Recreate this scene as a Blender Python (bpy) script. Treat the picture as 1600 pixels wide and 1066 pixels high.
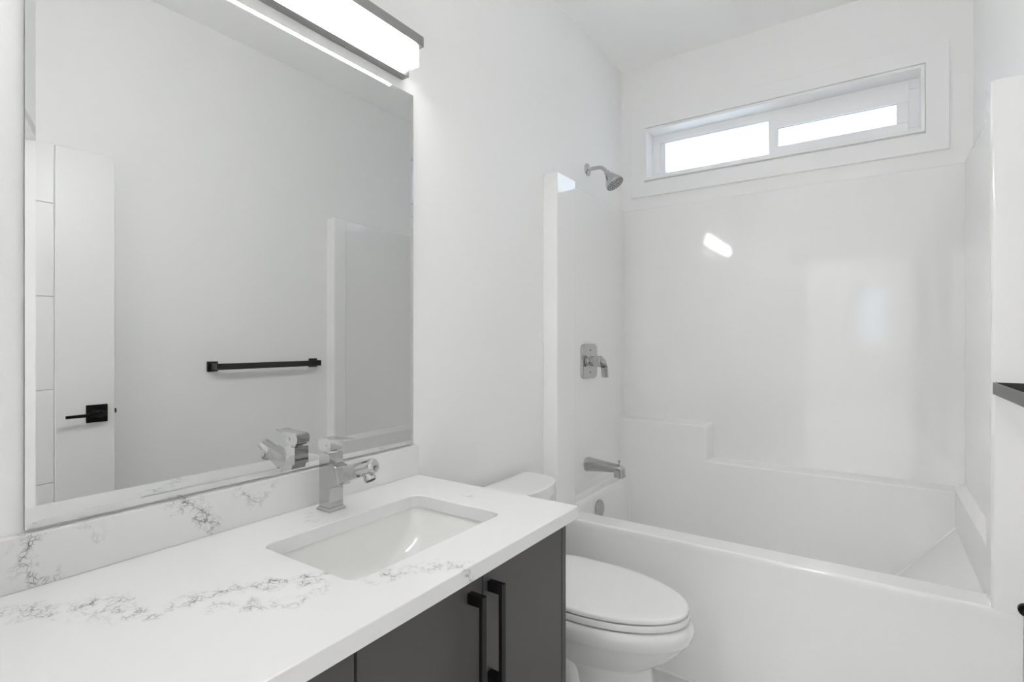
import bpy, bmesh, math
from mathutils import Vector, Matrix

for o in list(bpy.data.objects):
    bpy.data.objects.remove(o)
scene = bpy.context.scene
COL = scene.collection

# ------------------------------------------------------------------ camera, world, exposure
cam_data = bpy.data.cameras.new('camera')
cam_data.sensor_width = 36.0
cam_data.lens = 823.06 / 1600 * 36.0
cam_data.clip_start = 0.02
cam = bpy.data.objects.new('camera', cam_data)
COL.objects.link(cam)
cam.location = (1.1894, 0.0, 1.2659)
cam.rotation_euler = (math.pi / 2, 0, 0.5992)
scene.camera = cam

world = bpy.data.worlds.new('sky')
scene.world = world
world.use_nodes = True
wn = world.node_tree
wbg = wn.nodes['Background']
sky = wn.nodes.new('ShaderNodeTexSky')
sky.sky_type = 'HOSEK_WILKIE'
sky.turbidity = 3.0
sky.sun_direction = Vector((0.3, -0.7, 0.65)).normalized()
mixw = wn.nodes.new('ShaderNodeMix')
mixw.data_type = 'RGBA'
mixw.inputs[0].default_value = 0.75
wn.links.new(sky.outputs[0], mixw.inputs[6])
mixw.inputs[7].default_value = (0.70, 0.80, 0.90, 1)
wn.links.new(mixw.outputs[2], wbg.inputs[0])
wbg.inputs[1].default_value = 3.6

scene.view_settings.view_transform = 'Standard'
scene.view_settings.look = 'None'
scene.view_settings.gamma = 1.0
scene.view_settings.use_curve_mapping = False
scene.view_settings.exposure = 0.29
scene.cycles.max_bounces = 32          # white rooms live on many bounces
scene.cycles.diffuse_bounces = 24
scene.cycles.glossy_bounces = 8
LAMP_POWER = 42.0       # emission of the vanity lamp diffuser
HALL_POWER = 72.0      # emission of the hall ceiling lights

# ------------------------------------------------------------------ dimensions (metres)
W = 1.535          # vanity wall x=0, right wall x=W
YB = 2.863         # window wall
YD = 0.08          # door wall, room side
H = 2.814
YF = 1.983         # front of the tub
ZR = 0.516         # tub rim
ZC = 0.849         # counter top
CD = 0.577         # counter depth
CE = 1.196         # counter end

# ------------------------------------------------------------------ materials
def srgb(r, g, b):
    f = lambda c: ((c / 255) / 12.92) if c / 255 <= 0.04045 else (((c / 255) + 0.055) / 1.055) ** 2.4
    return (f(r), f(g), f(b), 1)

def mat(name, color, rough=0.5, metal=0.0, coat=0.0, bump=None, spec=0.5):
    m = bpy.data.materials.new(name)
    m.use_nodes = True
    nt = m.node_tree
    b = nt.nodes['Principled BSDF']
    b.inputs['Base Color'].default_value = color
    b.inputs['Roughness'].default_value = rough
    b.inputs['Metallic'].default_value = metal
    b.inputs['Coat Weight'].default_value = coat
    b.inputs['Coat Roughness'].default_value = 0.04
    b.inputs['Specular IOR Level'].default_value = spec
    # every surface gets a faint procedural unevenness
    scale, strength = bump if bump else (300, 0.01)
    geo = nt.nodes.new('ShaderNodeNewGeometry')
    nz = nt.nodes.new('ShaderNodeTexNoise')
    nz.inputs['Scale'].default_value = scale
    nz.inputs['Detail'].default_value = 3
    bp = nt.nodes.new('ShaderNodeBump')
    bp.inputs['Strength'].default_value = strength
    bp.inputs['Distance'].default_value = 0.002
    nt.links.new(geo.outputs['Position'], nz.inputs['Vector'])
    nt.links.new(nz.outputs['Fac'], bp.inputs['Height'])
    nt.links.new(bp.outputs['Normal'], b.inputs['Normal'])
    return m

def emit(name, color, strength):
    m = bpy.data.materials.new(name)
    m.use_nodes = True
    nt = m.node_tree
    b = nt.nodes['Principled BSDF']
    b.inputs['Base Color'].default_value = (0.9, 0.9, 0.9, 1)
    b.inputs['Emission Color'].default_value = color
    b.inputs['Emission Strength'].default_value = strength
    return m

M = {}
M['wall'] = mat('wall_paint', (0.90, 0.90, 0.898, 1), 0.55, bump=(260, 0.12))
M['ceiling'] = mat('ceiling_paint', (0.945, 0.945, 0.943, 1), 0.85, bump=(180, 0.3))
M['trim'] = mat('trim_paint', (0.90, 0.90, 0.90, 1), 0.3)
M['door'] = mat('door_paint', (0.85, 0.85, 0.845, 1), 0.3)
M['acrylic'] = mat('tub_acrylic', (0.88, 0.88, 0.877, 1), 0.06, coat=0.5, bump=(5, 0.06))
M['ceramic'] = mat('white_ceramic', (0.80, 0.80, 0.79, 1), 0.08, coat=0.6)
M['basin'] = mat('basin_ceramic', (0.80, 0.80, 0.785, 1), 0.1, coat=0.5)
M['plastic'] = mat('seat_plastic', (0.83, 0.83, 0.825, 1), 0.16)
M['chrome'] = mat('chrome', (0.54, 0.54, 0.54, 1), 0.05, 1.0)
M['chrome_dull'] = mat('dull_chrome', (0.50, 0.50, 0.495, 1), 0.17, 1.0)
M['steel'] = mat('brushed_steel', (0.36, 0.36, 0.355, 1), 0.32, 1.0, bump=(700, 0.1))
M['black'] = mat('black_metal', (0.006, 0.006, 0.0065, 1), 0.4, spec=0.25)
M['barblack'] = mat('bar_metal', (0.022, 0.021, 0.021, 1), 0.3)
M['dark'] = mat('dark_hole', (0.01, 0.01, 0.01, 1), 0.6)
M['cabinet'] = mat('charcoal_laminate', (0.068, 0.065, 0.065, 1), 0.42, bump=(900, 0.06))
M['kick'] = mat('toe_kick', (0.03, 0.03, 0.03, 1), 0.6)
M['vinyl'] = mat('window_vinyl', (0.91, 0.91, 0.92, 1), 0.35)
M['rubber'] = mat('grey_rubber', (0.12, 0.12, 0.12, 1), 0.6)
M['lens'] = emit('lamp_diffuser', (1.0, 0.99, 0.985, 1), LAMP_POWER)
M['lens_end'] = emit('lamp_end', (1.0, 0.99, 0.985, 1), 1.6)
M['halllight'] = emit('hall_light', (1.0, 0.985, 0.97, 1), HALL_POWER)

def mirror_mat():
    m = bpy.data.materials.new('mirror_silver')
    m.use_nodes = True
    b = m.node_tree.nodes['Principled BSDF']
    b.inputs['Base Color'].default_value = (0.695, 0.70, 0.695, 1)
    b.inputs['Metallic'].default_value = 1
    b.inputs['Roughness'].default_value = 0.0
    return m
M['mirror'] = mirror_mat()

def frosted():
    m = bpy.data.materials.new('frosted_glass')
    m.use_nodes = True
    nt = m.node_tree
    b = nt.nodes['Principled BSDF']
    b.inputs['Base Color'].default_value = (0.95, 0.98, 1.0, 1)
    b.inputs['Transmission Weight'].default_value = 1.0
    b.inputs['Roughness'].default_value = 0.45
    b.inputs['IOR'].default_value = 1.2
    geo = nt.nodes.new('ShaderNodeNewGeometry')
    v = nt.nodes.new('ShaderNodeTexVoronoi')
    v.inputs['Scale'].default_value = 220
    bp = nt.nodes.new('ShaderNodeBump')
    bp.inputs['Strength'].default_value = 0.3
    bp.inputs['Distance'].default_value = 0.002
    nt.links.new(geo.outputs['Position'], v.inputs['Vector'])
    nt.links.new(v.outputs['Distance'], bp.inputs['Height'])
    nt.links.new(bp.outputs['Normal'], b.inputs['Normal'])
    return m
M['glass'] = frosted()

def floor_mat():
    m = mat('floor_tile', (0.5, 0.5, 0.49, 1), 0.35)
    nt = m.node_tree
    b = nt.nodes['Principled BSDF']
    geo = nt.nodes.new('ShaderNodeNewGeometry')
    br = nt.nodes.new('ShaderNodeTexBrick')
    br.offset = 0.5
    br.inputs['Color1'].default_value = (0.68, 0.68, 0.675, 1)
    br.inputs['Color2'].default_value = (0.71, 0.71, 0.705, 1)
    br.inputs['Mortar'].default_value = (0.82, 0.82, 0.815, 1)
    br.inputs['Scale'].default_value = 1.0
    br.inputs['Mortar Size'].default_value = 0.003
    br.inputs['Brick Width'].default_value = 0.60
    br.inputs['Row Height'].default_value = 0.30
    nt.links.new(geo.outputs['Position'], br.inputs['Vector'])
    nt.links.new(br.outputs['Color'], b.inputs['Base Color'])
    return m
M['floor'] = floor_mat()

def quartz(name, axes, segs):
    """white quartz; dark crackled veins inside capsules segs = (a, b, width, strength) in the plane `axes`"""
    m = mat(name, (0.84, 0.84, 0.84, 1), 0.12, coat=0.3)
    nt = m.node_tree
    N, L = nt.nodes, nt.links
    b = N['Principled BSDF']
    geo = N.new('ShaderNodeNewGeometry')
    def vmath(op, a, c=None):
        n = N.new('ShaderNodeVectorMath'); n.operation = op
        for i, s in enumerate((a, c)):
            if s is None: continue
            if isinstance(s, (tuple, list, Vector)): n.inputs[i].default_value = s
            else: L.new(s, n.inputs[i])
        return n
    def math_(op, a, c=None, clamp=False):
        n = N.new('ShaderNodeMath'); n.operation = op; n.use_clamp = clamp
        for i, s in enumerate((a, c)):
            if s is None: continue
            if isinstance(s, (int, float)): n.inputs[i].default_value = s
            else: L.new(s, n.inputs[i])
        return n.outputs[0]
    keep = [1.0 if k in axes else 0.0 for k in 'xyz']
    flat = vmath('MULTIPLY', geo.outputs['Position'], keep).outputs[0]
    # warp the position so the capsules get ragged outlines
    wz = N.new('ShaderNodeTexNoise'); wz.inputs['Scale'].default_value = 26; wz.inputs['Detail'].default_value = 5
    L.new(geo.outputs['Position'], wz.inputs['Vector'])
    wo = vmath('SUBTRACT', wz.outputs['Color'], (0.5, 0.5, 0.5)).outputs[0]
    ws = vmath('SCALE', wo); ws.inputs['Scale'].default_value = 0.075
    P = vmath('ADD', flat, vmath('MULTIPLY', ws.outputs[0], keep).outputs[0]).outputs[0]
    total = None
    for a, c, w, s in segs:
        A = Vector([0, 0, 0]); B = Vector([0, 0, 0])
        for j, ax in enumerate(axes):
            A['xyz'.index(ax)] = a[j]; B['xyz'.index(ax)] = c[j]
        d = B - A
        pa = vmath('SUBTRACT', P, A).outputs[0]
        dt = vmath('DOT_PRODUCT', pa, d / d.length_squared).outputs['Value']
        t = math_('ADD', dt, 0.0, True)
        sc = N.new('ShaderNodeVectorMath'); sc.operation = 'SCALE'; sc.inputs[0].default_value = d
        L.new(t, sc.inputs['Scale'])
        ln = vmath('LENGTH', vmath('SUBTRACT', pa, sc.outputs[0]).outputs[0]).outputs['Value']
        k = math_('MULTIPLY', math_('SUBTRACT', 1.0, math_('DIVIDE', ln, w), True), s)
        total = k if total is None else math_('MAXIMUM', total, k)
    # crackle lines, two scales
    def crackle(scale, width):
        nn = N.new('ShaderNodeTexNoise'); nn.inputs['Scale'].default_value = scale * 0.8; nn.inputs['Detail'].default_value = 4
        L.new(geo.outputs['Position'], nn.inputs['Vector'])
        o = vmath('SCALE', vmath('SUBTRACT', nn.outputs['Color'], (0.5, 0.5, 0.5)).outputs[0]); o.inputs['Scale'].default_value = 1.2 / scale
        q = vmath('ADD', geo.outputs['Position'], o.outputs[0]).outputs[0]
        v = N.new('ShaderNodeTexVoronoi'); v.feature = 'DISTANCE_TO_EDGE'; v.inputs['Scale'].default_value = scale
        L.new(q, v.inputs['Vector'])
        return math_('SUBTRACT', 1.0, math_('DIVIDE', v.outputs['Distance'], width), True)
    c1 = crackle(34, 0.055)
    c2 = math_('MULTIPLY', crackle(90, 0.09), 0.8)
    cr = math_('MAXIMUM', c1, c2)
    brk = N.new('ShaderNodeTexNoise'); brk.inputs['Scale'].default_value = 45; brk.inputs['Detail'].default_value = 3
    L.new(geo.outputs['Position'], brk.inputs['Vector'])
    bk = math_('MULTIPLY', math_('SUBTRACT', brk.outputs['Fac'], 0.40), 4.5, True)
    core = math_('MULTIPLY', math_('MULTIPLY', total, 1.35, True), bk)
    vein = math_('MULTIPLY', cr, core)
    haze = math_('MULTIPLY', math_('MULTIPLY', total, bk), 0.10)
    fac = math_('ADD', vein, haze, True)
    mx = N.new('ShaderNodeMix'); mx.data_type = 'RGBA'
    mx.inputs[6].default_value = (0.765, 0.765, 0.763, 1)
    mx.inputs[7].default_value = (0.13, 0.13, 0.127, 1)
    L.new(fac, mx.inputs[0])
    L.new(mx.outputs[2], b.inputs['Base Color'])
    return m

def polyline(pts, w, s):
    return [(pts[i], pts[i + 1], w, s) for i in range(len(pts) - 1)]
M['counter'] = quartz('counter_quartz', 'xy',
    polyline([(0.05, 0.12), (0.09, 0.22), (0.15, 0.28), (0.17, 0.33), (0.26, 0.345)], 0.032, 0.75)
    + polyline([(0.20, 0.30), (0.29, 0.37), (0.285, 0.42), (0.30, 0.47), (0.345, 0.52), (0.385, 0.57), (0.40, 0.60)], 0.030, 0.85)
    + polyline([(0.385, 0.57), (0.43, 0.545), (0.43, 0.50), (0.39, 0.46), (0.34, 0.42)], 0.020, 0.55)
    + polyline([(0.475, 0.64), (0.50, 0.70), (0.53, 0.735), (0.58, 0.76)], 0.030, 0.75)
    + polyline([(0.05, 0.78), (0.12, 0.74)], 0.02, 0.25)
    + [((0.30, 1.10), (0.26, 1.13), 0.025, 0.25)])
M['splash'] = quartz('backsplash_quartz', 'yz',
    polyline([(0.275, 0.937), (0.262, 0.90), (0.268, 0.875), (0.30, 0.855)], 0.022, 0.9)
    + [((0.34, 0.925), (0.365, 0.915), 0.022, 0.5)]
    + polyline([(0.50, 0.935), (0.535, 0.925), (0.55, 0.895), (0.572, 0.86)], 0.023, 1.0)
    + polyline([(0.635, 0.93), (0.66, 0.90), (0.68, 0.885)], 0.02, 0.5)
    + polyline([(0.70, 0.93), (0.685, 0.905)], 0.018, 0.5)
    + [((0.12, 0.90), (0.15, 0.87), 0.025, 0.7)])

# ------------------------------------------------------------------ geometry helpers
ORIGIN = {}

def finish(name, bm, material, parent=None, smooth=True, angle=35, origin=None):
    bmesh.ops.recalc_face_normals(bm, faces=bm.faces)
    if parent is not None:
        og = ORIGIN[parent.name]
    else:
        og = Vector(origin) if origin else Vector((0, 0, 0))
    bmesh.ops.translate(bm, verts=bm.verts, vec=-og)
    me = bpy.data.meshes.new(name)
    bm.to_mesh(me)
    bm.free()
    if smooth:
        for p in me.polygons: p.use_smooth = True
        me.set_sharp_from_angle(angle=math.radians(angle))
    me.materials.append(material)
    o = bpy.data.objects.new(name, me)
    if smooth:
        wm = o.modifiers.new('weighted_normal', 'WEIGHTED_NORMAL')
        wm.keep_sharp = True
        wm.weight = 80
    COL.objects.link(o)
    if parent is not None:
        o.parent = parent
    else:
        o.location = og
    ORIGIN[o.name] = og
    return o

def thing(name, label, cat, loc):
    o = bpy.data.objects.new(name, None)
    o.empty_display_size = 0.05
    COL.objects.link(o)
    o.location = loc
    o['label'] = label
    o['category'] = cat
    ORIGIN[o.name] = Vector(loc)
    return o

def tag(o, label, cat):
    o['label'] = label
    o['category'] = cat
    return o

def struct(o):
    o['kind'] = 'structure'
    return o

def add_box(bm, lo, hi, r=0.0, seg=2, mtx=None):
    vs = [bm.verts.new((x, y, z)) for x in (lo[0], hi[0]) for y in (lo[1], hi[1]) for z in (lo[2], hi[2])]
    idx = ((0, 1, 3, 2), (4, 6, 7, 5), (0, 4, 5, 1), (2, 3, 7, 6), (0, 2, 6, 4), (1, 5, 7, 3))
    fs = [bm.faces.new([vs[i] for i in q]) for q in idx]
    bmesh.ops.recalc_face_normals(bm, faces=fs)
    new = vs
    if r > 0:
        es = list({e for f in fs for e in f.edges})
        res = bmesh.ops.bevel(bm, geom=es, offset=r, segments=seg, profile=0.5, affect='EDGES')
        new = list({v for f in res['faces'] for v in f.verts})
    if mtx is not None:
        allv = set()
        stack = [new[0]]
        while stack:
            v = stack.pop()
            if v in allv: continue
            allv.add(v)
            stack += [e.other_vert(v) for e in v.link_edges]
        for v in allv: v.co = mtx @ v.co
    return bm

def box(name, lo, hi, material, parent=None, r=0.0, seg=2, mtx=None, origin=None):
    bm = bmesh.new()
    add_box(bm, lo, hi, r, seg, mtx)
    return finish(name, bm, material, parent, smooth=r > 0, origin=origin)

def boxes(name, lst, material, parent=None, r=0.0, seg=2):
    bm = bmesh.new()
    for lo, hi in lst: add_box(bm, lo, hi, r, seg)
    return finish(name, bm, material, parent, smooth=r > 0)

def frame_boxes(x0, x1, z0, z1, w, y0, y1):
    return [((x0, y0, z0), (x1, y1, z0 + w)), ((x0, y0, z1 - w), (x1, y1, z1)),
            ((x0, y0, z0 + w), (x0 + w, y1, z1 - w)), ((x1 - w, y0, z0 + w), (x1, y1, z1 - w))]

def loft(bm, rings, cap0=False, cap1=False, closed=True):
    vr = [[bm.verts.new(p) for p in r] for r in rings]
    n = len(vr[0])
    for a, b in zip(vr, vr[1:]):
        for i in range(n if closed else n - 1):
            j = (i + 1) % n
            bm.faces.new((a[i], a[j], b[j], b[i]))
    if cap0: bm.faces.new(vr[0])
    if cap1: bm.faces.new(vr[-1])
    return vr

def rrect(x0, x1, y0, y1, r, n=6):
    r = max(min(r, (x1 - x0) / 2 - 1e-4, (y1 - y0) / 2 - 1e-4), 1e-4)
    pts = []
    for cx, cy, a0 in ((x1 - r, y1 - r, 0), (x0 + r, y1 - r, 90), (x0 + r, y0 + r, 180), (x1 - r, y0 + r, 270)):
        for k in range(n + 1):
            a = math.radians(a0 + 90 * k / n)
            pts.append((cx + r * math.cos(a), cy + r * math.sin(a)))
    return pts

def basis(d):
    d = Vector(d).normalized()
    up = Vector((0, 0, 1)) if abs(d.z) < 0.95 else Vector((0, 1, 0))
    s = d.cross(up).normalized()
    return d, s, s.cross(d).normalized()

def tube_rings(pts, radii, n=20, flat=1.0):
    rings = []
    for i, p in enumerate(pts):
        p = Vector(p)
        a = Vector(pts[max(i - 1, 0)]); b = Vector(pts[min(i + 1, len(pts) - 1)])
        d, s, u = basis(b - a)
        rings.append([p + radii[i] * (math.cos(2 * math.pi * k / n) * s * flat + math.sin(2 * math.pi * k / n) * u) for k in range(n)])
    return rings

def tube(name, pts, radii, material, parent=None, n=20, flat=1.0, origin=None, angle=40):
    if isinstance(radii, (int, float)): radii = [radii] * len(pts)
    bm = bmesh.new()
    loft(bm, tube_rings(pts, radii, n, flat), True, True)
    return finish(name, bm, material, parent, origin=origin, angle=angle)

def lathe(bm, c, d, prof, n=32):
    """prof = (distance along d, radius)"""
    c = Vector(c); d, s, u = basis(d)
    rings = [[c + d * t + max(r, 1e-4) * (math.cos(2 * math.pi * k / n) * s + math.sin(2 * math.pi * k / n) * u) for k in range(n)] for t, r in prof]
    loft(bm, rings, True, True)

def lathe_obj(name, c, d, prof, material, parent=None, n=32, origin=None):
    bm = bmesh.new()
    lathe(bm, c, d, prof, n)
    return finish(name, bm, material, parent, origin=origin)

def bez(p0, p1, p2, p3, n=12):
    out = []
    for i in range(n + 1):
        t = i / n
        out.append(tuple((1 - t) ** 3 * a + 3 * (1 - t) ** 2 * t * b + 3 * (1 - t) * t * t * c + t ** 3 * d for a, b, c, d in zip(p0, p1, p2, p3)))
    return out

# ------------------------------------------------------------------ room shell
T = 0.12
HX0, HX1, HY = -0.45, 2.4, -4.2      # the hall beyond the doorway
DX0, DX1, DZ = 0.66, 1.475, 2.04     # doorway
OX0, OX1, OZ0, OZ1 = 0.152, 1.365, 2.172, 2.436   # window opening
struct(box('floor', (HX0 - T, HY - T, -0.06), (HX1 + T, YB + 0.2, 0.0), M['floor']))
struct(box('ceiling', (HX0 - T, HY - T, H), (HX1 + T, YB + 0.2, H + 0.08), M['ceiling']))
struct(box('wall_left', (-T, YD, 0), (0, YB + 0.14, H), M['wall']))
struct(box('wall_right', (W, YD, 0), (W + T, YB + 0.14, H), M['wall']))
struct(boxes('wall_back', [((0, YB, 0), (W, YB + 0.14, OZ0)), ((0, YB, OZ1), (W, YB + 0.14, H)),
                           ((0, YB, OZ0), (OX0, YB + 0.14, OZ1)), ((OX1, YB, OZ0), (W, YB + 0.14, OZ1))], M['wall']))
struct(boxes('wall_front', [((HX0, YD - T, 0), (DX0, YD, H)), ((DX1, YD - T, 0), (HX1, YD, H)),
                            ((DX0, YD - T, DZ), (DX1, YD, H))], M['wall']))
struct(box('wall_hall_left', (HX0 - T, HY, 0), (HX0, YD, H), M['wall']))
struct(box('wall_hall_right', (HX1, HY, 0), (HX1 + T, YD, H), M['wall']))
struct(boxes('wall_hall_back', [((HX0, HY - T, 0), (0.95, HY, H)), ((1.45, HY - T, 0), (HX1, HY, H)),
                                ((0.95, HY - T, 2.15), (1.45, HY, H)), ((0.95, HY - T, 0), (1.45, HY, 1.2))], M['wall']))
w2 = struct(boxes('window_2', frame_boxes(0.95, 1.45, 1.2, 2.15, 0.06, HY - 0.09, HY - 0.03), M['vinyl']))
box('pane', (1.01, HY - 0.065, 1.26), (1.39, HY - 0.055, 2.09), M['glass'], w2)
# doorway lining and casing
struct(boxes('trim_1', [((DX0, YD - T, 0), (DX0 + 0.018, YD, DZ)), ((DX1 - 0.018, YD - T, 0), (DX1, YD, DZ)),
                        ((DX0 + 0.018, YD - T, DZ - 0.018), (DX1 - 0.018, YD, DZ)),
                        ((DX0 - 0.065, YD, 0), (DX0 + 0.005, YD + 0.013, DZ + 0.07)),
                        ((DX0 - 0.065, YD, DZ - 0.005), (DX1 + 0.05, YD + 0.013, DZ + 0.07))], M['trim']))
struct(box('baseboard_left', (0, CE + 0.01, 0), (0.012, YF - 0.002, 0.12), M['trim'], r=0.003))
struct(box('baseboard_right', (W - 0.012, YD + 0.02, 0), (W, YF - 0.002, 0.12), M['trim'], r=0.003))

# window over the tub
cw = 0.09
win = bmesh.new()
for lo, hi in frame_boxes(OX0, OX1, OZ0, OZ1, 0.045, YB + 0.085, YB + 0.14): add_box(win, lo, hi, 0.002, 1)
w1 = struct(finish('window_1', win, M['vinyl']))
yf = YB + 0.085
boxes('sash', [((OX0 + 0.045, yf + 0.006, OZ0 + 0.002), (0.79, yf + 0.05, OZ0 + 0.045)),
               ((OX0 + 0.045, yf + 0.006, 2.386), (0.79, yf + 0.05, OZ1 - 0.045)),
               ((OX0 + 0.045, yf + 0.006, OZ0 + 0.045), (OX0 + 0.072, yf + 0.05, 2.386)),
               ((0.755, yf + 0.006, OZ0 + 0.045), (0.79, yf + 0.05, 2.386))], M['vinyl'], w1, r=0.002)
box('pane', (OX0 + 0.06, yf + 0.03, OZ0 + 0.04), (0.765, yf + 0.036, 2.392), M['glass'], w1)
boxes('sash', [((0.765, yf - 0.012, OZ0 + 0.022), (OX1 - 0.04, yf + 0.012, 2.243)),
               ((0.765, yf - 0.012, 2.336), (OX1 - 0.04, yf + 0.012, OZ1 - 0.02)),
               ((0.765, yf - 0.012, 2.243), (0.801, yf + 0.012, 2.336)),
               ((1.283, yf - 0.012, 2.243), (OX1 - 0.04, yf + 0.012, 2.336))], M['vinyl'], w1, r=0.0015)
box('pane', (0.795, yf - 0.002, 2.237), (1.29, yf + 0.004, 2.342), M['glass'], w1)
boxes('gasket', frame_boxes(0.799, 1.285, 2.241, 2.338, 0.003, yf - 0.004, yf + 0.004), M['rubber'], w1)
# jamb lining and casing of the window
def ring_frame(bm, x0, x1, z0, z1, w, y0, y1, r=0.002):
    def q(i, y): return [(x0 + i, y, z0 + i), (x1 - i, y, z0 + i), (x1 - i, y, z1 - i), (x0 + i, y, z1 - i)]
    loft(bm, [q(0, y1), q(0, y0 + r), q(r, y0), q(w - r, y0), q(w, y0 + r), q(w, y1), q(0, y1)])
tb = bmesh.new()
ring_frame(tb, OX0 - 0.012, OX1 + 0.012, OZ0 - 0.012, OZ1 + 0.012, 0.014, YB - 0.021, YB + 0.085)
struct(finish('trim_2', tb, M['trim'], smooth=False))
tb = bmesh.new()
ring_frame(tb, 0.062, 1.458, 2.072, 2.533, 0.080, YB - 0.017, YB)
struct(finish('trim_3', tb, M['trim'], smooth=False))

# ------------------------------------------------------------------ tub and shower surround
tub = thing('tub_shower_unit', 'glossy white one-piece bathtub with moulded shower walls under the window', 'bathtub', (0.77, YF, 0))
# tub: apron, rim and basin
bm = bmesh.new()
X0, X1 = 0.001, W - 0.001
def bring(x0, x1, y0, y1, r, z, n=6): return [(x, y, z) for x, y in rrect(x0, x1, y0, y1, r, n)]
rings = [bring(X0, X1, YF + 0.012, YB - 0.004, 0.003, 0.0),
         bring(X0, X1, YF + 0.010, YB - 0.004, 0.003, 0.10),
         bring(X0, X1, YF + 0.004, YB - 0.004, 0.003, ZR - 0.06),
         bring(X0, X1, YF + 0.000, YB - 0.004, 0.003, ZR - 0.028),
         bring(X0, X1, YF + 0.0005, YB - 0.004, 0.003, ZR - 0.012),
         bring(X0, X1, YF + 0.004, YB - 0.004, 0.003, ZR - 0.004),
         bring(X0, X1, YF + 0.011, YB - 0.004, 0.003, ZR),
         bring(0.056, 1.476, 2.082, 2.796, 0.012, ZR),
         bring(0.061, 1.4725, 2.088, 2.792, 0.012, ZR - 0.002),
         bring(0.065, 1.4695, 2.093, 2.790, 0.012, ZR - 0.009),
         bring(0.068, 1.463, 2.096, 2.789, 0.012, ZR - 0.020),
         bring(0.085, 1.276, 2.105, 2.787, 0.014, 0.26),
         bring(0.092, 1.200, 2.110, 2.785, 0.04, 0.165),
         bring(0.110, 1.165, 2.125, 2.770, 0.05, 0.130),
         bring(0.150, 1.125, 2.160, 2.735, 0.06, 0.117),
         bring(0.25, 1.02, 2.25, 2.65, 0.08, 0.115)]
loft(bm, rings, cap1=True)
finish('tub_basin', bm, M['acrylic'], tub, angle=30)
# back wall panel with the stepped ledge
YP = YB - 0.025
def extrude_poly(bm, pts, axis, a, b, r=0.0, seg=3, bevel_front=True):
    """pts in the two other axes, extruded from a to b; the edges at b are rounded"""
    def mk(p, t):
        return {'y': (p[0], t, p[1]), 'x': (t, p[0], p[1]), 'z': (p[0], p[1], t)}[axis]
    va = [bm.verts.new(mk(p, a)) for p in pts]
    vb = [bm.verts.new(mk(p, b)) for p in pts]
    n = len(pts)
    bm.faces.new(va)
    fb = bm.faces.new(vb)
    for i in range(n):
        bm.faces.new((va[i], va[(i + 1) % n], vb[(i + 1) % n], vb[i]))
    if r:
        bmesh.ops.bevel(bm, geom=list(fb.edges), offset=r, segments=seg, profile=0.5, affect='EDGES')

bm = bmesh.new()
add_box(bm, (0.008, YP, ZR), (W - 0.008, YB - 0.003, 2.0), 0.004, 2)
def round_corner(c, r, a0, a1, n=6):
    return [(c[0] + r * math.cos(math.radians(a0 + (a1 - a0) * k / n)), c[1] + r * math.sin(math.radians(a0 + (a1 - a0) * k / n))) for k in range(n + 1)]
def ledge_outline(o):
    # o: how far the outline spreads beyond the front face (the ledge tops slope back to the panel)
    zl, zh, xs = 0.649 + o * 0.62, 0.829 + o * 0.62, 0.487 + o
    r = 0.018
    p = [(0.004, 0.2), (W - 0.004, 0.2), (W - 0.004, zl), (xs + r, zl)]
    p += round_corner((xs + r, zl + r), r, 270, 180) + round_corner((xs - r, zh - r), r, 0, 90) + [(0.004, zh)]
    return p
loft(bm, [[(x, y, z) for x, z in ledge_outline(o)] for y, o in
          ((YB - 0.004, 0.030), (YP + 0.001, 0.030), (YP - 0.003, 0.026), (YP - 0.007, 0.0235), (YP - 0.042, 0.005), (YP - 0.047, 0.0015), (YP - 0.051, -0.002), (YP - 0.053, -0.008))], False, True)
# cove where the ledge top meets the panel
finish('back_panel', bm, M['acrylic'], tub, angle=30)

def side_panel(sign, col_y, col_x, px, ledge_z, ledge_x, ledge_y0):
    X = (lambda t: t) if sign > 0 else (lambda t: W - t)
    bm = bmesh.new()
    def bx(x0, x1, y0, y1, z0, z1, r):
        a, b = sorted((X(x0), X(x1)))
        add_box(bm, (a, y0, z0), (b, y1, z1), r, 3)
    bx(0.001, px, col_y - 0.02, YP + 0.002, ZR - 0.004, 2.0, 0.003)
    # front column, in plan: face, rounded outer corner, side, then a soft step back to the panel
    pts = [(0.0008, YF + 0.001), (col_x - 0.010, YF + 0.001)]
    pts += [(col_x - 0.010 + 0.010 * math.sin(math.radians(a)), YF + 0.011 - 0.010 * math.cos(math.radians(a))) for a in (15, 30, 45, 60, 75, 90)]
    pts += [(col_x, col_y - 0.012)] + [(col_x - 0.010 + 0.010 * math.cos(math.radians(a)), col_y - 0.012 + 0.010 * math.sin(math.radians(a))) for a in (30, 60, 90)]
    pts += [(0.0008, col_y - 0.002)]
    rings = []
    for z, i in ((ZR - 0.003, 0), (1.996, 0), (2.0, 0.003)):
        rings.append([(X(max(x - i, 0.0008)), y + (i if y < YF + 0.005 else 0), z) for x, y in pts])
    loft(bm, rings, True, True)
    lp = [(0.001, ZR - 0.02), (ledge_x, ZR - 0.02), (ledge_x, ledge_z - 0.026), (ledge_x - 0.001, ledge_z - 0.021), (ledge_x - 0.004, ledge_z - 0.017),
          (px + 0.006, ledge_z - 0.003), (px + 0.002, ledge_z), (px - 0.004, ledge_z + 0.008), (0.001, ledge_z + 0.008)]
    loft(bm, [[(X(x), y, z) for x, z in lp] for y in (ledge_y0, YP - 0.02)], True, True)
    return finish('side_panel', bm, M['acrylic'], tub, angle=30)
side_panel(1, 2.165, 0.068, 0.018, 0.562, 0.052, 2.10)
side_panel(-1, 2.075, 0.068, 0.030, 0.680, 0.0660, 2.065)
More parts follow.
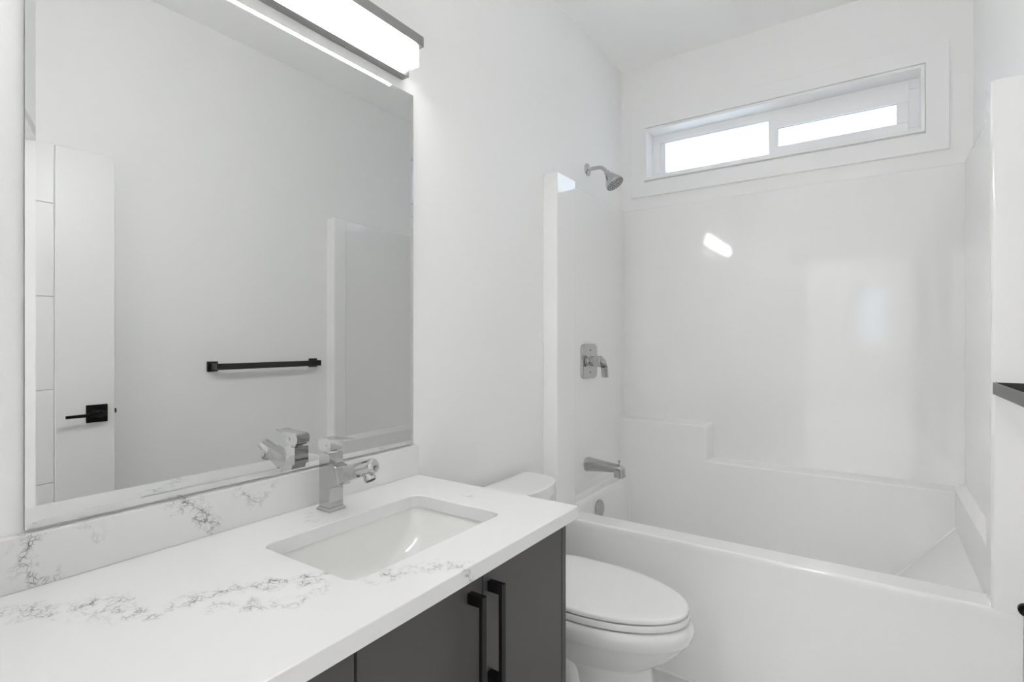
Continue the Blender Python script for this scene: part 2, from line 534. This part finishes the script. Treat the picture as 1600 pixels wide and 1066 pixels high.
ov = lathe_obj('overflow_plate', (0.074, 2.395, 0.435), (1, 0, 0.05), [(0, 0.045), (0.006, 0.045), (0.010, 0.042), (0.013, 0.034), (0.0145, 0.0)], M['chrome_dull'], tub)
ov['label'] = 'chrome overflow plate'
box('caulk_line', (0.02, YF + 0.006, 0.0), (W - 0.02, YF + 0.014, 0.006), M['trim'], tub)

# ------------------------------------------------------------------ shower fittings
sh = thing('shower_sprayer', 'chrome shower head on a bent arm, left of the window', 'shower head', (0, 2.417, 2.133))
lathe_obj('flange', (0.0, 2.417, 2.133), (1, 0, 0), [(0, 0.032), (0.004, 0.032), (0.009, 0.026), (0.012, 0.014), (0.016, 0.012)], M['chrome'], sh)
arm = [(0.01, 2.417, 2.133), (0.04, 2.417, 2.133)] + bez((0.055, 2.417, 2.133), (0.085, 2.417, 2.133), (0.09, 2.417, 2.12), (0.115, 2.417, 2.095), 8)
tube('arm', arm, 0.0095, M['chrome'], sh)
hd = Vector((0.56, 0, -0.83)).normalized()
hc = Vector((0.105, 2.417, 2.103))
lathe_obj('nut', hc, hd, [(0, 0.012), (0.002, 0.0145), (0.014, 0.0145), (0.018, 0.016)], M['chrome'], sh)
hb = lathe_obj('head', hc + hd * 0.014, hd, [(0, 0.014), (0.006, 0.019), (0.018, 0.0245), (0.036, 0.034), (0.052, 0.0435), (0.064, 0.0465), (0.068, 0.045)], M['chrome'], sh, n=40)
fc = hc + hd * 0.082
lathe_obj('spray_face', fc, hd, [(-0.003, 0.044), (0.001, 0.043), (0.0015, 0.0)], M['chrome'], sh, n=40)
bm = bmesh.new()
d, s, u = basis(hd)
for ring, cnt in ((0.009, 6), (0.019, 12), (0.030, 18), (0.040, 22)):
    for k in range(cnt):
        a = 2 * math.pi * k / cnt
        lathe(bm, fc + (math.cos(a) * s + math.sin(a) * u) * ring, d, [(0, 0.0027), (0.0035, 0.0022)], 8)
nz = finish('nozzles', bm, M['rubber'], sh)
nz['kind'] = 'stuff'

vy, vz = 2.39, 1.165
vl = thing('shower_valve', 'chrome shower mixer with a rounded square plate and lever, below shower head', 'shower valve', (0.018, vy, vz))
bm = bmesh.new()
def vring(h, x, r): return [(x, y, z) for y, z in rrect(vy - h, vy + h, vz - h, vz + h, r, 8)]
loft(bm, [vring(0.086, 0.018, 0.03), vring(0.086, 0.025, 0.03), vring(0.083, 0.029, 0.028), vring(0.078, 0.031, 0.025), vring(0.04, 0.032, 0.02)], True, True)
finish('trim_plate', bm, M['chrome'], vl)
lathe_obj('hub', (0.030, vy, vz), (1, 0, 0), [(0, 0.036), (0.004, 0.034), (0.006, 0.026), (0.030, 0.024), (0.032, 0.029), (0.058, 0.028), (0.064, 0.022), (0.066, 0.0)], M['chrome'], vl)
bm = bmesh.new()
def hsec(c, w, t, dr):
    d_, s_, u_ = basis(dr)
    return [tuple(Vector(c) + s_ * a * w + u_ * b * t) for a, b in ((-.5, -.4), (-.4, -.5), (.4, -.5), (.5, -.4), (.5, .4), (.4, .5), (-.4, .5), (-.5, .4))]
path = [((0.070, vy, vz + 0.004), 0.034, 0.026, (1, 0, 0.2)), ((0.088, vy, vz + 0.010), 0.034, 0.020, (1, 0, -0.2)), ((0.101, vy, vz + 0.002), 0.034, 0.015, (0.6, 0, -1)),
        ((0.106, vy, vz - 0.03), 0.033, 0.011, (0.1, 0, -1)), ((0.111, vy, vz - 0.078), 0.031, 0.010, (0.08, 0, -1))]
loft(bm, [hsec(*p) for p in path], True, True)
finish('lever', bm, M['chrome'], vl)
for dz in (-0.055, 0.055):
    lathe_obj('screw', (0.031, vy, vz + dz), (1, 0, 0), [(0, 0.0055), (0.003, 0.005), (0.004, 0.003)], M['chrome_dull'], vl, 16)

sp = thing('tub_spout', 'chrome tub spout with a pull-up knob on the left shower wall', 'tub spout', (0.018, 2.373, 0.655))
bm = bmesh.new()
def sring(x, zt, zb, w): return [(x, y, z) for y, z in rrect(2.373 - w, 2.373 + w, zb, zt, min(w, (zt - zb) / 2) * 0.85, 6)]
loft(bm, [sring(0.017, 0.688, 0.622, 0.031), sring(0.024, 0.690, 0.620, 0.032), sring(0.034, 0.689, 0.622, 0.031), sring(0.10, 0.682, 0.628, 0.027), sring(0.165, 0.675, 0.634, 0.024),
          sring(0.195, 0.671, 0.634, 0.0235), sring(0.206, 0.666, 0.636, 0.022), sring(0.212, 0.658, 0.640, 0.018)], True, True)
bm2pts = [[(x, y, z) for x, y in rrect(xa, xb, 2.373 - 0.0235, 2.373 + 0.0235, 0.012, 5)] for xa, xb, z in ((0.168, 0.211, 0.655), (0.168, 0.214, 0.632), (0.169, 0.215, 0.614))]
loft(bm, bm2pts, True, True)
finish('spout_body', bm, M['chrome_dull'], sp)
lathe_obj('diverter_knob', (0.190, 2.373, 0.668), (0, 0, 1), [(0, 0.0025), (0.014, 0.0025), (0.016, 0.006), (0.023, 0.0065), (0.026, 0.004), (0.0265, 0)], M['chrome'], sp, 20)

# ------------------------------------------------------------------ vanity
vx = 0.555
cab = thing('vanity_cabinet', 'charcoal vanity cabinet with black bar handles under the quartz counter', 'cabinet', (0.28, 0.64, 0))
boxes('carcass', [((0.002, YD + 0.002, 0.10), (0.534, 1.148, 0.55)), ((0.002, YD + 0.002, 0.55), (0.15, 1.148, 0.816)),
                  ((0.47, YD + 0.002, 0.55), (0.534, 1.148, 0.816)), ((0.15, YD + 0.002, 0.55), (0.47, 0.56, 0.816)),
                  ((0.15, 1.07, 0.55), (0.47, 1.148, 0.816))], M['kick'], cab)
box('side_panel', (0.002, 1.150, 0.0), (vx, 1.169, 0.8165), M['cabinet'], cab, r=0.001)
box('toe_kick', (0.002, YD + 0.002, 0.0), (0.47, 1.149, 0.10), M['kick'], cab)
def pull(parent, y, z0, z1):
    bm = bmesh.new()
    add_box(bm, (vx + 0.028, y - 0.007, z0), (vx + 0.036, y + 0.007, z1), 0.0006, 1)
    for z in (z0, z1 - 0.020):
        add_box(bm, (vx, y - 0.007, z), (vx + 0.0285, y + 0.007, z + 0.020), 0.0006, 1)
    return finish('handle', bm, M['black'], parent, smooth=False)
dl = box('door', (0.536, 0.519, 0.112), (vx, 0.8245, 0.803), M['cabinet'], cab, r=0.001)
pull(dl, 0.785, 0.585, 0.786)
dr_ = box('door', (0.536, 0.8275, 0.112), (vx, 1.1465, 0.803), M['cabinet'], cab, r=0.001)
pull(dr_, 0.848, 0.585, 0.786)
for z0, z1 in ((0.112, 0.338), (0.342, 0.568), (0.572, 0.803)):
    dw = box('drawer', (0.536, YD + 0.004, z0), (vx, 0.5135, z1), M['cabinet'], cab, r=0.001)
    bm = bmesh.new()
    zc = (z0 + z1) / 2
    add_box(bm, (vx + 0.028, 0.20, zc - 0.007), (vx + 0.036, 0.40, zc + 0.007), 0.0006, 1)
    for y in (0.20, 0.38): add_box(bm, (vx, y, zc - 0.007), (vx + 0.0285, y + 0.02, zc + 0.007), 0.0006, 1)
    finish('handle', bm, M['black'], dw, smooth=False)

# counter slab with the sink cut-out
CT = 0.032
SX0, SX1, SY0, SY1, SR = 0.163, 0.452, 0.595, 1.039, 0.028
bm = bmesh.new()
outer = [(0.001, YD + 0.002), (CD, YD + 0.002), (CD, CE), (0.001, CE)]
def inset(pts, k):
    return [(0.001, YD + 0.002), (CD - k, YD + 0.002), (CD - k, CE - k), (0.001, CE - k)]
def loop(pts, z):
    vs = [bm.verts.new((x, y, z)) for x, y in pts]
    return vs
def ring_edges(vs): return [bm.edges.new((vs[i], vs[(i + 1) % len(vs)])) for i in range(len(vs))]
def bridge(a, b):
    for i in range(len(a)):
        j = (i + 1) % len(a)
        bm.faces.new((a[i], a[j], b[j], b[i]))
hole = rrect(SX0, SX1, SY0, SY1, SR, 8)
hole2 = rrect(SX0 + 0.0015, SX1 - 0.0015, SY0 + 0.0015, SY1 - 0.0015, SR, 8)
tO = loop(inset(outer, 0.003), ZC); tI = loop(hole, ZC)
bmesh.ops.triangle_fill(bm, edges=ring_edges(tO) + ring_edges(tI), use_beauty=True)
m1 = loop(inset(outer, 0.001), ZC - 0.001); m2 = loop(outer, ZC - 0.003); m3 = loop(outer, ZC - CT + 0.002); bO = loop(inset(outer, 0.002), ZC - CT)
bridge(tO, m1); bridge(m1, m2); bridge(m2, m3); bridge(m3, bO)
i1 = loop(hole2, ZC - 0.002); bI = loop(hole2, ZC - CT)
bridge(tI, i1); bridge(i1, bI)
bmesh.ops.triangle_fill(bm, edges=[bm.edges.get((bO[i], bO[(i + 1) % 4])) for i in range(4)] + [bm.edges.get((bI[i], bI[(i + 1) % len(bI)])) for i in range(len(bI))], use_beauty=True)
cn = finish('countertop', bm, M['counter'], origin=(0.28, 0.64, ZC - CT), angle=30)
tag(cn, 'white quartz countertop with grey veins on the charcoal vanity', 'countertop')
bs = box('backsplash', (0.0005, YD + 0.002, ZC + 0.0002), (0.02, CE, 0.940), M['splash'], r=0.0015, origin=(0.01, 0.64, ZC))
tag(bs, 'low white quartz backsplash with dark veins, below the mirror', 'backsplash')

# undermount basin
sk = thing('sink', 'rectangular white undermount sink set in the quartz counter', 'sink', (0.31, 0.817, 0.66))
bm = bmesh.new()
zt = ZC - CT
secs = [(-0.022, 0.04, zt - 0.0005), (-0.004, 0.034, zt - 0.0005), (-0.002, 0.034, zt - 0.006)]
rings = [[(x, y, z) for x, y in rrect(SX0 + i, SX1 - i, SY0 + i, SY1 - i, r, 8)] for i, r, z in secs]
prof = [(0.004, 0.008, 0.034, 0.790), (0.007, 0.016, 0.036, 0.765), (0.012, 0.032, 0.042, 0.740), (0.022, 0.060, 0.050, 0.718), (0.040, 0.100, 0.055, 0.704), (0.075, 0.150, 0.05, 0.697), (0.12, 0.195, 0.03, 0.694)]
for ix, iy, r, z in prof:
    rings.append([(x, y, z) for x, y in rrect(SX0 + ix, SX1 - ix, SY0 + iy, SY1 - iy, r, 8)])
inner_rings = rings
loft(bm, rings, cap1=True)
# outside of the bowl
out = [[(x, y, z - 0.012) for x, y in rrect(SX0 + ix - 0.012, SX1 - ix + 0.012, SY0 + iy - 0.012, SY1 - iy + 0.012, r, 8)] for ix, iy, r, z in [(-0.010, -0.010, 0.04, zt)] + prof]
loft(bm, out, cap1=True)
finish('bowl', bm, M['basin'], sk, angle=60)
lathe_obj('drain', (0.308, 0.817, 0.6935), (0, 0, 1), [(0, 0.031), (0.003, 0.031), (0.004, 0.026), (0.002, 0.022), (0.006, 0.020), (0.008, 0.0)], M['chrome'], sk)

# faucet
fy = 0.827
fa = thing('faucet', 'square chrome single-lever faucet behind the sink', 'faucet', (0.082, fy, ZC))
bm = bmesh.new()
def sq(cx, cy, hx, hy, z, r): return [(x, y, z) for x, y in rrect(cx - hx, cx + hx, cy - hy, cy + hy, r, 3)]
loft(bm, [sq(0.081, fy, 0.0262, 0.0248, ZC + 0.0003, 0.002), sq(0.081, fy, 0.0262, 0.0248, ZC + 0.004, 0.002), sq(0.081, fy, 0.0225, 0.0218, ZC + 0.009, 0.002)], True, True)
finish('base_plate', bm, M['chrome'], fa, angle=20)
bm = bmesh.new()
add_box(bm, (0.061, fy - 0.0205, ZC + 0.008), (0.101, fy + 0.0205, 0.990), 0.0012, 2)
finish('body', bm, M['chrome'], fa, angle=20)
bm = bmesh.new()
def spsec(c, dr, w, t, r=0.003):
    d_ = Vector(dr).normalized(); s_ = Vector((0, 1, 0)); u_ = s_.cross(d_).normalized()
    if u_.z < 0: u_ = -u_
    return [tuple(Vector(c) + s_ * a + u_ * b) for a, b in rrect(-w, w, -t, t, r, 3)]
dirn = Vector((0.118, 0, 0.036))
loft(bm, [spsec((0.098, fy, 0.936), (1, 0, 0), 0.0203, 0.030), spsec((0.126, fy, 0.940), dirn, 0.0185, 0.0235), spsec((0.128, fy, 0.9407), dirn, 0.0172, 0.0215),
          spsec((0.192, fy, 0.9625), dirn, 0.016, 0.0165)], True, True)
spt = finish('spout', bm, M['chrome'], fa, angle=25)
bm = bmesh.new()
loft(bm, tube_rings([(0.190, fy, 0.962), (0.191, fy, 0.9625), (0.227, fy, 0.9740), (0.237, fy, 0.977), (0.241, fy, 0.978)], [0.0162, 0.0175, 0.0175, 0.0162, 0.011], 24), True, True)
finish('spout_tip', bm, M['chrome'], spt)
ad = Vector((0.62, 0, -1)).normalized()
lathe_obj('aerator', (0.213, fy, 0.963), ad, [(0, 0.0125), (0.014, 0.0130), (0.017, 0.0142), (0.024, 0.0142), (0.026, 0.0130)], M['chrome'], spt, 28)
lathe_obj('aerator_mesh', Vector((0.213, fy, 0.963)) + ad * 0.0262, ad, [(-0.001, 0.0112), (0.0006, 0.0110), (0.0007, 0)], M['dark'], spt, 24)
lathe_obj('neck', (0.081, fy, 0.989), (0, 0, 1), [(0, 0.0165), (0.0035, 0.0150), (0.006, 0.0145)], M['chrome'], fa, 28)
bm = bmesh.new()
# lever head: block with a rounded underside at the back, thin plate reaching forward
side = [(0.056, 1.022), (0.052, 1.012), (0.054, 1.002), (0.062, 0.995), (0.090, 0.995), (0.100, 0.998), (0.103, 1.012), (0.104, 1.0195), (0.130, 1.0225), (0.150, 1.0265), (0.1505, 1.0295), (0.130, 1.0275), (0.100, 1.0255), (0.062, 1.0255)]
va = [bm.verts.new((x, fy - 0.0185, z)) for x, z in side]
vb = [bm.verts.new((x, fy + 0.0185, z)) for x, z in side]
fa_, fb_ = bm.faces.new(va), bm.faces.new(vb)
for i in range(len(side)):
    j = (i + 1) % len(side)
    bm.faces.new((va[i], va[j], vb[j], vb[i]))
bmesh.ops.bevel(bm, geom=list(fa_.edges) + list(fb_.edges), offset=0.0009, segments=2, affect='EDGES')
lv = finish('lever', bm, M['chrome'], fa, angle=25)
lathe_obj('set_screw_cap', (0.0885, fy - 0.0182, 1.010), (0, -1, 0), [(0, 0.0045), (0.0012, 0.0042), (0.0008, 0.003), (0.0008, 0)], M['chrome_dull'], lv, 20)

# ------------------------------------------------------------------ mirror
MY0, MY1, MZ0, MZ1 = 0.2706, 1.184, 0.9454, 2.032
mr = thing('mirror', 'large rectangular mirror on the wall above the vanity', 'mirror', (0.0, (MY0 + MY1) / 2, MZ0))
bm = bmesh.new()
def mring(i, x): return [(x, MY0 + i, MZ0 + i), (x, MY1 - i, MZ0 + i), (x, MY1 - i, MZ1 - i), (x, MY0 + i, MZ1 - i)]
loft(bm, [mring(0.0135, 0.0100), mring(0.0, 0.0074)], False, False)
bev = bm
finish('bevelled_edge', bm, M['mirror'], mr, smooth=False)
bm = bmesh.new()
bm.faces.new([bm.verts.new(p) for p in mring(0.0135, 0.0100)])
sl = finish('mirror_glass', bm, M['mirror'], mr, smooth=False)
bm = bmesh.new()
loft(bm, [mring(0.0, 0.0074), mring(0.0, 0.0035), mring(0.004, 0.0035), mring(0.006, 0.0005)], False, True)
finish('backing', bm, M['rubber'], mr, smooth=False)

# ------------------------------------------------------------------ vanity light
lt = thing('vanity_light', 'long brushed steel LED bar light glowing above the mirror', 'light fixture', (0, 0.727, 2.12))
bp = box('back_plate', (0.0, 0.310, 2.066), (0.030, 1.144, 2.184), M['steel'], lt, r=0.0008)
for y in (0.516, 0.722, 0.928):
    lathe_obj('screw', (0.010, y, 2.0662), (0, 0, -1), [(0, 0.0035), (0.0015, 0.0032), (0.0025, 0.002)], M['chrome_dull'], bp, 16)
box('diffuser', (0.034, 0.312, 2.094), (0.062, 1.142, 2.155), M['lens'], lt, r=0.004, seg=3)
for ya, yb in ((0.302, 0.3125), (1.1415, 1.154)):
    box('end_cap', (0.0302, ya, 2.092), (0.0625, yb, 2.1553), M['lens_end'], lt, r=0.002)
box('top_bar', (0.0, 0.288, 2.1555), (0.068, 1.168, 2.187), M['steel'], lt, r=0.0008)

# ------------------------------------------------------------------ toilet
tc = 1.605
to = thing('toilet', 'white two-piece toilet with closed lid between the vanity and the tub', 'toilet', (0.37, tc, 0))
def egg(xb, xf, hw, z, n=48, sq_=2.3, back=0.5):
    """plan outline: broad at the back, elongated to the front"""
    cx = xb + (xf - xb) * 0.42
    pts = []
    for k in range(n):
        a = 2 * math.pi * k / n
        c_, s_ = math.cos(a), math.sin(a)
        if c_ >= 0:
            x = cx + (xf - cx) * abs(c_) ** 1.0
            y = hw * abs(s_) ** (1.0) * (1 if s_ >= 0 else -1)
        else:
            e = 2 / 4.5
            x = cx - (cx - xb) * abs(c_) ** e
            y = hw * abs(s_) ** e * (1 if s_ >= 0 else -1)
        pts.append((x, tc + y, z))
    return pts
def egg2(xb, xf, hw, z, n=48):
    pts = []
    cx = xb + (xf - xb) * 0.40
    for k in range(n):
        a = 2 * math.pi * k / n
        c_, s_ = math.cos(a), math.sin(a)
        e = 1.0 if c_ >= 0 else 2 / 5.0
        x = cx + (xf - cx) * c_ if c_ >= 0 else cx - (cx - xb) * abs(c_) ** e
        y = hw * (abs(s_) ** (1.0 if c_ >= 0 else e)) * (1 if s_ >= 0 else -1)
        pts.append((x, tc + y, z))
    return pts
bm = bmesh.new()
L0 = 0.182
loft(bm, [egg2(L0 + .004, 0.728, 0.181, 0.4385), egg2(L0, 0.733, 0.185, 0.441), egg2(L0, 0.733, 0.185, 0.448), egg2(L0 + .002, 0.730, 0.183, 0.4525), egg2(L0 + .008, 0.722, 0.177, 0.4555), egg2(L0 + .03, 0.685, 0.153, 0.4575), egg2(L0 + .1, 0.58, 0.09, 0.459)], True, True)
finish('lid', bm, M['plastic'], to, angle=50)
bm = bmesh.new()
loft(bm, [egg2(L0, 0.730, 0.183, 0.4145), egg2(L0 - .002, 0.736, 0.187, 0.418), egg2(L0 - .002, 0.736, 0.187, 0.431), egg2(L0, 0.732, 0.184, 0.4355)], True, True)
finish('seat', bm, M['plastic'], to, angle=50)
for dy in (-0.075, 0.075):
    lathe_obj('hinge', (0.198, tc + dy - 0.016, 0.437), (0, 1, 0), [(0, 0.008), (0.001, 0.010), (0.031, 0.010), (0.032, 0.008)], M['plastic'], to, 20)
bm = bmesh.new()
loft(bm, [egg2(0.17, 0.712, 0.172, 0.4125), egg2(0.165, 0.734, 0.187, 0.4115), egg2(0.163, 0.744, 0.193, 0.404), egg2(0.163, 0.749, 0.196, 0.390), egg2(0.165, 0.748, 0.195, 0.375), egg2(0.167, 0.743, 0.192, 0.3625),
          egg2(0.170, 0.7385, 0.1885, 0.3605), egg2(0.173, 0.725, 0.181, 0.338), egg2(0.178, 0.702, 0.170, 0.312), egg2(0.185, 0.672, 0.154, 0.285), egg2(0.19, 0.640, 0.137, 0.262), egg2(0.195, 0.622, 0.129, 0.250),
          egg2(0.195, 0.620, 0.1275, 0.238), egg2(0.19, 0.628, 0.129, 0.15), egg2(0.18, 0.638, 0.132, 0.06), egg2(0.175, 0.645, 0.135, 0.02), egg2(0.172, 0.645, 0.135, 0.0)], True, True)
finish('bowl', bm, M['ceramic'], to, angle=42)
bm = bmesh.new()
for sgn in (-1, 1):
    pts = bez((0.42, tc + sgn * 0.085, 0.13), (0.36, tc + sgn * 0.128, 0.36), (0.26, tc + sgn * 0.128, 0.36), (0.20, tc + sgn * 0.105, 0.10), 14)
    loft(bm, tube_rings(pts, [0.045] * len(pts), 18), True, True)
finish('trapway', bm, M['ceramic'], to, angle=60)
bm = bmesh.new()
def tank(x0, x1, hy, bow, z, n=20):
    """plan of the tank: straight back, ends rounded into a bowed front"""
    pts = [(x0, tc - hy), ]
    m_ = 24
    for k in range(m_ + 1):
        a = -math.pi / 2 + math.pi * k / m_
        e = 0.55
        pts.append((x0 + 0.04 + (x1 - x0 - 0.04) * (abs(math.cos(a)) ** e), tc + hy * (abs(math.sin(a)) ** 0.9) * (1 if a > 0 else -1)))
    pts.append((x0, tc + hy))
    return [(x, y, z) for x, y in pts]
loft(bm, [tank(0.035, 0.195, 0.165, 0.02, 0.400), tank(0.033, 0.205, 0.178, 0.02, 0.43), tank(0.030, 0.212, 0.188, 0.02, 0.60), tank(0.030, 0.214, 0.190, 0.02, 0.692)], True, True)
finish('tank', bm, M['ceramic'], to, angle=50)
bm = bmesh.new()
loft(bm, [tank(0.030, 0.219, 0.195, 0.02, 0.694), tank(0.027, 0.224, 0.199, 0.02, 0.698), tank(0.027, 0.224, 0.199, 0.02, 0.727), tank(0.028, 0.222, 0.197, 0.02, 0.734), tank(0.033, 0.214, 0.190, 0.02, 0.738)], True, True)
finish('tank_lid', bm, M['ceramic'], to, angle=40)
lathe_obj('flush_lever', (0.213, tc - 0.13, 0.655), (1, 0, 0), [(0, 0.012), (0.012, 0.012), (0.014, 0.009)], M['chrome'], to, 20)

# ------------------------------------------------------------------ bathroom door standing open against the right wall
XD = 1.435
DY0, DY1 = 0.100, 0.879
dr = struct(bpy.data.objects.new('door_1', None))
COL.objects.link(dr)
dr.location = (XD, DY0, 0.0)
ORIGIN[dr.name] = Vector((XD, DY0, 0.0))
# leaf: face with a raised stile and horizontal grooves
zs = [0.355, 0.719, 1.078, 1.437, 1.796]
bm = bmesh.new()
add_box(bm, (XD + 0.006, DY0, 0.012), (XD + 0.036, DY1, 2.025))
g = 0.0012
py0, py1 = DY0 + 0.195, 0.683
cells_y = [(DY0, py0 - g), (py0 + g, py1 - g), (py1 + g, DY1)]
add_box(bm, (XD, cells_y[0][0], 0.012), (XD + 0.0062, cells_y[0][1], 2.025), 0.002, 1)
add_box(bm, (XD, cells_y[2][0], 0.012), (XD + 0.0062, cells_y[2][1], 2.025), 0.002, 1)
prev = 0.012
for z in zs + [2.025 + g]:
    add_box(bm, (XD, cells_y[1][0], prev), (XD + 0.0062, cells_y[1][1], z - g), 0.002, 1)
    prev = z + g
leaf = finish('door_leaf', bm, M['door'], dr, smooth=False)
hz, hy_ = 0.972, 0.8165
box('latch_bolt', (XD + 0.014, DY1, hz - 0.006), (XD + 0.022, DY1 + 0.011, hz + 0.012), M['black'], dr, r=0.001)
dh = bmesh.new()
add_box(dh, (XD - 0.008, hy_ - 0.0355, hz - 0.0355), (XD, hy_ + 0.0355, hz + 0.0355), 0.001, 1)
rose = finish('rose', dh, M['black'], dr)
bm = bmesh.new()
lathe(bm, (XD - 0.007, hy_, hz), (-1, 0, 0), [(0, 0.022), (0.004, 0.021), (0.012, 0.0155), (0.040, 0.0145), (0.044, 0.013)], 28)
finish('hub', bm, M['black'], dr)
bm = bmesh.new()
def lsec(x, y, t, h): return [(x - t, y, hz - h), (x + t, y, hz - h), (x + t, y, hz + h), (x - t, y, hz + h)]
loft(bm, [lsec(XD - 0.044, hy_ + 0.018, 0.006, 0.009), lsec(XD - 0.052, hy_ + 0.005, 0.007, 0.010), lsec(XD - 0.056, hy_ - 0.02, 0.006, 0.0085), lsec(XD - 0.058, hy_ - 0.05, 0.005, 0.006), lsec(XD - 0.058, hy_ - 0.115, 0.005, 0.0055)], True, True)
finish('door_handle', bm, M['black'], dr)
for z in (0.25, 1.02, 1.8):
    lathe_obj('hinge', (XD + 0.044, DY0 - 0.002, z - 0.045), (0, 0, 1), [(0, 0.006), (0.09, 0.006)], M['black'], dr, 16)

# ------------------------------------------------------------------ towel bar on the right wall
bar = thing('towel_bar', 'flat black towel bar on the right wall beside the shower', 'towel bar', (W, 1.60, 1.141))
XB = W - 0.078
Y0b, Y1b, Z0b, Z1b = 1.305, 1.892, 1.124, 1.155
bm = bmesh.new()
add_box(bm, (XB, Y0b, Z0b), (XB + 0.004, Y1b, Z1b), 0.0005, 1)
finish('bar', bm, M['barblack'], bar, smooth=False)
for ya, yb, pc in ((Y0b, Y0b + 0.004, Y0b + 0.014), (Y1b - 0.004, Y1b, Y1b - 0.004)):
    box('post', (XB + 0.004, ya, Z0b), (W - 0.006, yb, Z1b), M['barblack'], bar)
    box('wall_plate', (W - 0.0085, pc - 0.026, 1.1395 - 0.025), (W, pc + 0.026, 1.1395 + 0.025), M['barblack'], bar, r=0.001)

# ------------------------------------------------------------------ paper holder just inside the right edge
ph = thing('toilet_paper_holder', 'small dark metal holder low on the right wall, across from toilet', 'paper holder', (W, 1.87, 0.56))
lathe_obj('wall_plate', (W, 1.80, 0.568), (-1, 0, 0), [(0, 0.022), (0.004, 0.022), (0.005, 0.020), (0.005, 0)], M['black'], ph)
tube('post', [(W - 0.004, 1.80, 0.568), (W - 0.014, 1.80, 0.568)], 0.009, M['black'], ph)
lathe_obj('end_stop', (W - 0.0165, 1.880, 0.570), (0, -1, 0), [(0, 0.013), (0.002, 0.0160), (0.012, 0.0160), (0.014, 0.013)], M['black'], ph)
tube('roll_arm', [(W - 0.0165, 1.870, 0.570), (W - 0.0165, 1.74, 0.570), (W - 0.0165, 1.735, 0.572)], [0.007, 0.007, 0.005], M['black'], ph)

# ------------------------------------------------------------------ hall ceiling lights
for k, (x, y) in enumerate(((0.6, -2.1), (0.6, -3.4))):
    hl = thing('hall_ceiling_light', ('round white ceiling light in the hall nearest the bathroom door', 'round white ceiling light at the far end of the hall')[k], 'ceiling light', (x, y, H))
    lathe_obj('rim', (x, y, H), (0, 0, -1), [(0, 0.17), (0.02, 0.17), (0.025, 0.16)], M['trim'], hl)
    lathe_obj('diffuser', (x, y, H - 0.0255), (0, 0, -1), [(0, 0.155), (0.02, 0.14), (0.03, 0.1), (0.034, 0.0)], M['halllight'], hl)
